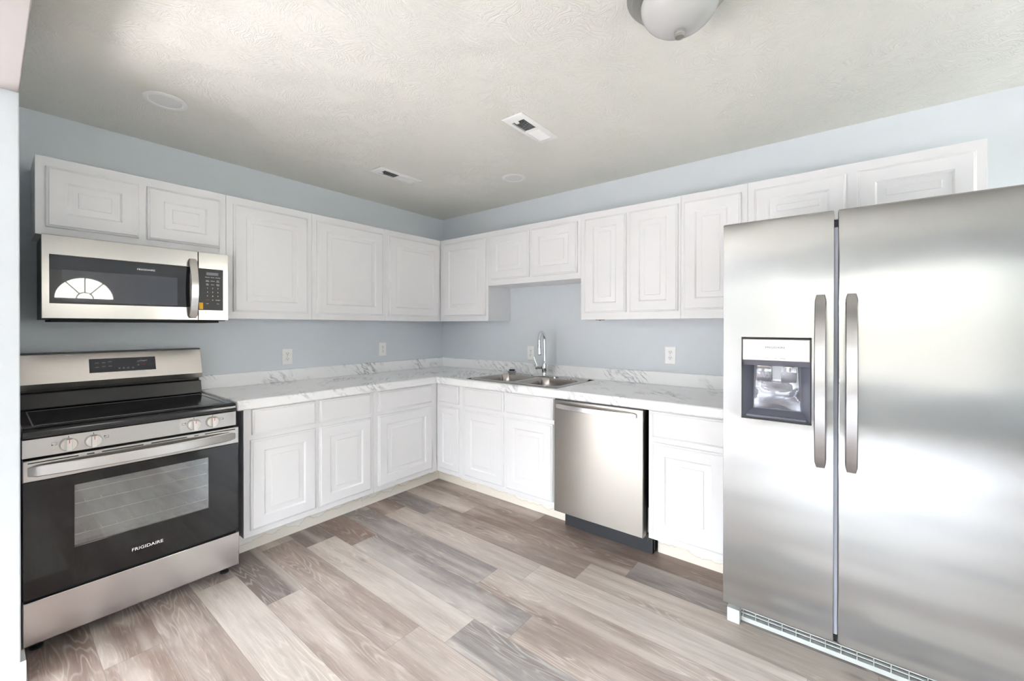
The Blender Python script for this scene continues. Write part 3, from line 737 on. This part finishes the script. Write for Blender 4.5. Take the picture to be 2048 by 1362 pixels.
# oven door
dz0, dz1 = 0.242, 0.792
fr = B(); fr.box(RX0+0.001, RX1-0.001+0.008, -0.715, -0.662, 0.707, dz1); od = part('oven_door', fr, 'steel_y', rg, 0.003)
b = B()
for x0, x1 in ((-2.800, -2.662), (-2.637, -2.615), (-2.592, -2.457), (-2.429, -2.2965), (-2.2686, -2.2504), (-2.2237, -2.0928)): b.box(x0, x1, -0.7158, -0.7152, 0.7795, 0.7835)
part('vent_slots', b, 'void', od)
b = B(); slab_hole(b, LEFT, RX0+0.001, RX1+0.007, dz0, 0.706, (-2.674, -2.208, 0.404, 0.661), 0.664, 0.713); part('door_frame', b, 'oven_black', od, 0.002)
b = B(); b.box(-2.6735, -2.2085, -0.7115, -0.7075, 0.4045, 0.6605); part('window_glass', b, 'oven_glass', od)
b = B()     # lit grey cavity behind the window
slab = [(-2.6735, -2.2085, -0.70, -0.6605, 0.4045, 0.4065), (-2.6735, -2.2085, -0.70, -0.6605, 0.6585, 0.6605), (-2.6735, -2.6715, -0.70, -0.6605, 0.4065, 0.6585), (-2.2105, -2.2085, -0.70, -0.6605, 0.4065, 0.6585), (-2.6715, -2.2105, -0.662, -0.6605, 0.4065, 0.6585)]
for q in slab: b.box(*q)
part('oven_liner', b, 'enamel', od)
b = B()
for z in (0.445, 0.515, 0.575, 0.628):
    b.tube([(-2.671, -0.690, z), (-2.211, -0.690, z)], 0.0022, 8)
    if z in (0.445, 0.575):
        for k in range(9): b.tube([(-2.64+0.05*k, -0.690, z+0.003), (-2.64+0.05*k, -0.663, z+0.003)], 0.0014, 6)
part('oven_rack', b, 'rack', od)
part('door_handle', bowed_handle(LEFT, 'a', -2.800, -2.094, 0.7490, 0.042, 0.7155, 0.036, 0.010, 28, 0.006), 'steel_bar', od)
lettering('brand_lettering', 'FRIGIDAIRE', 0.0195, (-2.4425, -0.7134, 0.3125), '-y', 'white_print', od, 1.12)
b = B(); b.box(RX0+0.001, RX1+0.012, -0.706, -0.660, 0.0565, 0.229); part('storage_drawer', b, 'steel_y', rg, 0.003)
b = B(); b.box(RX0+0.004, RX1+0.002, -0.690, -0.658, 0.2295, 0.2415); part('drawer_gap', b, 'void', rg)
for x in (RX0+0.04, RX1-0.03):
    for y in (-0.62, -0.10):
        b = B(); b.lathe((x, y, 0), [(0.020, 0.0005), (0.020, 0.008), (0.010, 0.012), (0.010, 0.0445)], 'z', 16); part('leg', b, 'black_plastic', rg)

# ------------------------------------------------------------------ microwave
mw = thing('microwave', 'stainless over-the-range microwave under the short wall cabinet', 'microwave', (-2.385, -0.2, 1.357))
MX0, MX1, MZ0, MZ1 = -2.7455, -2.0245, 1.3590, 1.7420
b = B(); b.box(MX0+0.006, MX1-0.003, -0.358, -0.002, MZ0-0.004, MZ1+0.006); part('body', b, 'black_plastic', mw, 0.002)
b = B(); b.box(MX0+0.03, MX1-0.03, -0.34, -0.05, MZ0-0.014, MZ0-0.0045); part('bottom_vent', b, 'void', mw, 0.002)
WIN = (-2.722, -2.206, 1.4300, 1.6515)
b = B(); slab_hole(b, LEFT, MX0, -2.1706, MZ0, MZ1, WIN, 0.359, 0.400); md = part('door', b, 'steel_mw', mw, 0.002)
b = B(); b.box(WIN[0]+0.0005, WIN[1]-0.0005, -0.3995, -0.365, WIN[2]+0.0005, WIN[3]-0.0005); part('door_glass', b, 'black_glass', md)
b = B(); b.box(-2.684, -2.2605, -0.4000, -0.3997, 1.4375, 1.5860); part('window_screen', b, 'screen', md)
lettering('brand_lettering', 'FRIGIDAIRE', 0.0125, (-2.389, -0.4000, 1.6150), '-y', 'white_print', md, 1.12)
part('door_handle', bowed_handle(LEFT, 'z', 1.3690, 1.6970, -2.1955, 0.036, 0.4005, 0.040, 0.012, 24, 0.007), 'steel_bar', md)
b = B(); b.box(-2.1680, MX1, -0.400, -0.359, MZ0, MZ1); pn = part('control_side', b, 'steel_mw', mw, 0.002)
b = B(); b.box(-2.1675, -2.0510, -0.4025, -0.4004, 1.4150, 1.6500); kp = part('keypad', b, 'black_plastic', pn, 0.004)
cols = (-2.127, -2.102, -2.077)
b = B(); b.box(-2.132, -2.075, -0.4028, -0.4026, 1.614, 1.630); part('clock_display', b, 'bay', kp)
def key(txt, x, z, size, mat='white_print', sx=1.0): lettering('key_lettering', txt, size, (x, -0.4029, z), '-y', mat, pn, sx, 0.0005)
for j, row in enumerate((('Popcorn', 'Potato', 'Beverage'), ('Auto\nReheat', 'Defrost', 'Melt\nSoften'), ('Easy\nTime', 'Power', 'Timer\nClock'))):
    for i, w in enumerate(row): key(w, cols[i], (1.602, 1.5815, 1.561)[j], 0.0062)
for j, row in enumerate(('123', '456', '789')):
    for i, w in enumerate(row): key(w, cols[i], (1.5400, 1.5180, 1.4955)[j], 0.0100)
key('STOP', cols[0], 1.4730, 0.0078, 'red_print'); key('0', cols[1], 1.4730, 0.0100); key('START', cols[2], 1.4730, 0.0078)
key('Light', cols[0], 1.4530, 0.0062); key('Vent', cols[2], 1.4530, 0.0062)
b = B(); b.box(-2.1665, -2.1480, -0.4035, -0.4027, 1.4200, 1.4575); part('sticker', b, 'yellow', pn, label='small yellow sticker on the control panel')

# ------------------------------------------------------------------ dishwasher
dw = thing('dishwasher', 'stainless steel built-in dishwasher between the white base cabinets', 'dishwasher', (-0.4, -2.085, 0))
WY0, WY1 = -2.375, -1.7925
b = B(); b.box(-0.615, -0.05, WY0+0.008, WY1-0.004, 0.135, 0.858); part('tub', b, 'black_plastic', dw)
b = B(); b.box(-0.6686, -0.617, WY0, WY1, 0.148, 0.8585); dd = part('door', b, 'steel_dw', dw, 0.003)
b = B(); b.box(-0.664, -0.6175, WY0+0.002, WY1-0.002, 0.8588, 0.8620); part('door_top_edge', b, 'kick_black', dd)
part('door_handle', bowed_handle(RIGHT, 'a', -1.812, -2.338, 0.8225, 0.032, 0.6690, 0.034, 0.012, 24, 0.006), 'steel_bar', dd)
b = B(); b.box(-0.528, -0.508, WY0-0.004, WY1+0.002, 0.003, 0.146); b.box(-0.6, -0.529, WY0+0.002, WY0+0.006, 0.10, 0.146); b.box(-0.527, -0.45, WY0-0.004, WY0+0.0, 0.003, 0.146); kk = part('kick_plate', b, 'kick_black', dw, 0.001)
for y, z in ((WY0+0.03, 0.10), (WY1-0.03, 0.11)):
    b = B(); b.lathe((-0.5283, y, z), [(0.006, 0.0), (0.006, -0.002), (0.001, -0.003)], 'x', 12); part('screw', b, 'nickel', kk)
b = B()
for k in range(2): b.tube([(-0.60, WY0-0.006+0.002*k, 0.16), (-0.598, WY0-0.005, 0.24), (-0.602, WY0-0.006, 0.30)], 0.0025, 8)
part('hinge_spring', b, 'grille', dw)

# ------------------------------------------------------------------ refrigerator
rf = thing('refrigerator', 'large stainless side-by-side refrigerator with water and ice dispenser', 'refrigerator', (-0.46, -3.287, 0))
GY0, GY1 = -3.744, -2.830
FF = 0.9212
b = B(); b.box(-0.845, -0.035, GY0+0.004, GY1-0.004, 0.116, 1.745); part('body', b, 'fridge_side', rf, 0.004)
b = B(); b.box(-0.772, -0.06, GY0+0.02, GY1-0.02, 0.010, 0.1155); part('base_tray', b, 'void', rf)
b = B(); b.box(-0.853, -0.846, GY0+0.02, GY1-0.02, 0.13, 1.735); part('door_gasket', b, 'gasket', rf)
b = B(); b.box(-FF+0.010, -0.8535, -3.2246, -3.2134, 0.150, 1.700); part('gasket_strip', b, 'gasket', rf)
BAY = (-3.1440, -2.9015, 0.9395, 1.2740)
FZ0, FZ1 = 0.1197, 1.7650
b = B(); slab_hole(b, RIGHT, -3.2133, GY1, FZ0, FZ1, BAY, 0.8535, FF); dl = part('freezer_door', b, 'steel_x', rf, 0.005, 3)
b = B(); b.box(-FF, -0.8535, GY0, -3.2247, FZ0, FZ1); d2 = part('refrigerator_door', b, 'steel_x', rf, 0.005, 3)
part('door_handle', bowed_handle(RIGHT, 'z', 0.7820, 1.4450, -3.1725, 0.036, FF+0.0005, 0.052, 0.014, 30, 0.008), 'steel_handle', dl)
part('door_handle', bowed_handle(RIGHT, 'z', 0.7820, 1.4450, -3.2655, 0.036, FF+0.0005, 0.052, 0.014, 30, 0.008), 'steel_handle', d2)
# dispenser
y0, y1, z0, z1 = BAY
zp = 1.1830
b = B(); slab_hole(b, RIGHT, y0+0.0005, y1-0.0005, z0+0.0005, z1-0.0005, (y0+0.004, y1-0.004, z0+0.004, z1-0.004), FF-0.01, FF+0.0025); ds = part('dispenser', b, 'dark_print', dl, 0.001)
b = B(); b.box(-FF-0.003, -0.880, y0+0.0045, y1-0.0045, zp, z1-0.0045); part('control_panel', b, 'panel_grey', ds, 0.002)
b = B(); b.prism([(-FF-0.0025, zp-0.0005), (-0.880, zp-0.0005), (-0.880, zp-0.022), (-FF+0.012, zp-0.022)], 'y', y0+0.0045, y1-0.0045); part('panel_lip', b, 'bay', ds)
b = B()      # recess walls
yi0, yi1, zi0, zi1 = y0+0.0045, y1-0.0045, z0+0.0045, zp-0.0225
front = [(yi0, zi0), (yi1, zi0), (yi1, zi1), (yi0, zi1)]
b2 = [(yi0+0.030, zi0+0.030), (yi1-0.030, zi0+0.030), (yi1-0.034, zi1), (yi0+0.034, zi1)]
V = [[b.bm.verts.new((x, p[0], p[1])) for p in q] for q, x in ((front, -FF), (b2, -0.862))]
for i in (0, 1, 3):
    j = (i+1) % 4; b.bm.faces.new((V[0][i], V[0][j], V[1][j], V[1][i]))
b.bm.faces.new(V[1])
part('recess', b, 'bay', ds)
b = B(); R = []         # glossy moulded back plate
for k in range(13):
    s = k/12; z = zi0+0.034+(zi1-zi0-0.036)*s; bul = 0.016*math.sin(PI*min(1, s*1.5))**1.5 if s < 0.667 else 0.0
    hw = 0.083-0.010*s; cy = (yi0+yi1)/2
    R.append([(-0.863-0.002-bul*(1-(u/1.0)**2), cy+u*hw, z) for u in [-1+i/6 for i in range(13)]])
b.rings(R, close_ring=False, cap0=False, cap1=False); part('back_plate', b, 'bay_gloss', ds)
cy = (yi0+yi1)/2
for q in (0.043, -0.043):
    b = B(); R = []
    for k in range(7):
        s = k/6; z = zp-0.088+0.060*s
        R.append([(-0.875-0.012*(1-s)**2, cy+q-0.026, z), (-0.879-0.012*(1-s)**2, cy+q, z), (-0.875-0.012*(1-s)**2, cy+q+0.026, z), (-0.871-0.012*(1-s)**2, cy+q+0.026, z), (-0.871-0.012*(1-s)**2, cy+q-0.026, z)])
    b.rings(R); part('paddle', b, 'bay_gloss', ds)
b = B(); b.lathe((-0.900, cy-0.043, zp-0.0225), [(0.016, -0.001), (0.016, -0.004), (0.0065, -0.005), (0.0065, -0.020), (0.004, -0.020)], 'z', 18); part('water_nozzle', b, 'plastic', ds)
b = B(); b.prism([(-0.905, zp-0.0235), (-0.875, zp-0.0235), (-0.875, zp-0.036), (-0.897, zp-0.036)], 'y', cy+0.017, cy+0.069); part('ice_chute', b, 'chrome', ds, 0.002)
b = B(); b.box(-0.918, -0.872, yi0+0.012, yi1-0.012, zi0+0.001, zi0+0.010); part('drip_tray', b, 'bay', ds, 0.003)
lettering('brand_lettering', 'FRIGIDAIRE', 0.0110, (-FF-0.0034, -3.023, 1.2370), '-x', 'dark_print', ds, 1.25)
for tx, yy in (('Cube', -2.993), ('Crush', -3.022), ('Water', -3.050)): lettering('small_lettering', tx, 0.0065, (-FF-0.0034, yy, 1.1935), '-x', 'grey_print', ds, 1.1)
# toe grille and front foot
for ya_ in (GY1-0.053, GY0+0.003):
    b = B(); b.box(-0.850, -0.775, ya_, ya_+0.050, 0.0008, 0.062); part('foot', b, 'grille', rf, 0.002)
b = B(); b.box(-0.866, -0.8465, GY1-0.055, GY1-0.012, 0.092, 0.108); part('hinge', b, 'dark_print', rf)
b = B(); b.box(-0.812, -0.792, GY0+0.054, GY1-0.054, 0.002, 0.021)
for z in (0.036, 0.051, 0.098): b.box(-0.812, -0.800, GY0+0.054, GY1-0.054, z, z+0.0045)
for k in range(17): b.box(-0.812, -0.800, GY0+0.06+0.0495*k, GY0+0.0625+0.0495*k, 0.021, 0.100)
gr = part('toe_grille', b, 'grille', rf)
b = B(); b.box(-0.7915, -0.775, GY0+0.054, GY1-0.054, 0.004, 0.113); part('grille_back', b, 'void', rf)

# ------------------------------------------------------------------ ceiling: recessed lights, vents, dome light
def recessed(label, x, y):
    t = thing('recessed_light', label, 'ceiling light', (x, y, H), 'flat recessed ceiling lights')
    b = B(); b.lathe((x, y, H), [(0.088, -0.0005), (0.088, -0.003), (0.083, -0.0055), (0.067, -0.006), (0.064, -0.003), (0.064, -0.0005)], 'z', 48); part('trim_ring', b, 'vent', t)
    b = B(); b.lathe((x, y, H), [(0.0635, -0.0008), (0.0635, -0.003), (0.05, -0.0042), (0.001, -0.0048)], 'z', 48); part('lens', b, 'lens', t)
    return t
r1 = recessed('round white recessed light near the left wall, toward the microwave', -2.360, -0.642)
r2 = copy_tree(r1); r2.location = (-0.502, -1.333, H); r2['label'] = 'round white recessed light near the sink wall, right of the vents'

def vent(label, x0, x1, y0, y1):
    cx, cy = (x0+x1)/2, (y0+y1)/2
    t = thing('ceiling_vent', label, 'vent', (cx, cy, H), 'white ceiling air vents')
    ox0, ox1, oy0, oy1 = x0+0.050, x1-0.045, y0+0.028, y1-0.028
    b = B()
    out = [(x0, y0), (x1, y0), (x1, y1), (x0, y1)]; mid = [(x0+0.012, y0+0.012), (x1-0.012, y0+0.012), (x1-0.012, y1-0.012), (x0+0.012, y1-0.012)]; inn = [(ox0, oy0), (ox1, oy0), (ox1, oy1), (ox0, oy1)]
    b.rings([[(p[0], p[1], z) for p in q] for q, z in ((out, H-0.0005), (out, H-0.003), (mid, H-0.009), (inn, H-0.009), (inn, H-0.0005))], cap0=False, cap1=False, smooth=False)
    xm = (ox0+ox1)/2; b.box(xm-0.007, xm+0.007, oy0, oy1, H-0.009, H-0.002); part('frame', b, 'vent', t)
    b = B(); b.box(ox0+0.0005, ox1-0.0005, oy0+0.0005, oy1-0.0005, H-0.0012, H-0.0006); part('duct', b, 'void', t)
    for s, (u0, u1) in ((1, (ox0, xm-0.007)), (-1, (xm+0.007, ox1))):
        for k in range(10):
            u = u0+(u1-u0)*(k+0.5)/10; w = 0.0042
            b = B(); b.prism([(u-w, H-0.0095 if s > 0 else H-0.0025), (u+w, H-0.0025 if s > 0 else H-0.0095), (u+w, H-0.0018 if s > 0 else H-0.0088), (u-w, H-0.0088 if s > 0 else H-0.0018)], 'y', oy0+0.001, oy1-0.001)
            part('louver', b, 'vent', t)
    b = B(); b.box(ox0-0.010, ox0+0.012, cy-0.004, cy+0.014, H-0.016, H-0.0098); part('damper_lever', b, 'plastic', t)
    return t
v1 = vent('white rectangular ceiling vent nearer the camera, near the middle of the ceiling', -1.2140, -0.8570, -1.9480, -1.8130)
v2 = copy_tree(v1); v2.location = (-1.057, -0.687, H); v2['label'] = 'white rectangular ceiling vent near the left wall, above the wall cabinets'

lt = thing('ceiling_lamp', 'flush mount dome ceiling lamp with brushed nickel rim and frosted glass', 'ceiling light', (-1.520, -2.820, H))
c = (-1.520, -2.820, H)
b = B(); b.lathe(c, [(0.150, -0.0005), (0.163, -0.006), (0.165, -0.016), (0.158, -0.024), (0.150, -0.028), (0.147, -0.036), (0.136, -0.040), (0.130, -0.046), (0.124, -0.050), (0.121, -0.050), (0.121, -0.030)], 'z', 64, True, True); part('rim', b, 'nickel', lt)
b = B(); b.lathe(c, [(0.120, -0.0505)]+[(0.120*math.cos(a), -0.0505-0.092*math.sin(a)) for a in [PI/2*i/12 for i in range(1, 12)]]+[(0.004, -0.1425)], 'z', 64); part('glass_shade', b, 'frost', lt)
b = B(); b.lathe(c, [(0.014, -0.1430), (0.0165, -0.146), (0.0165, -0.153), (0.0135, -0.156), (0.0155, -0.160), (0.0145, -0.164), (0.009, -0.167), (0.001, -0.168)], 'z', 24); part('finial', b, 'nickel', lt)
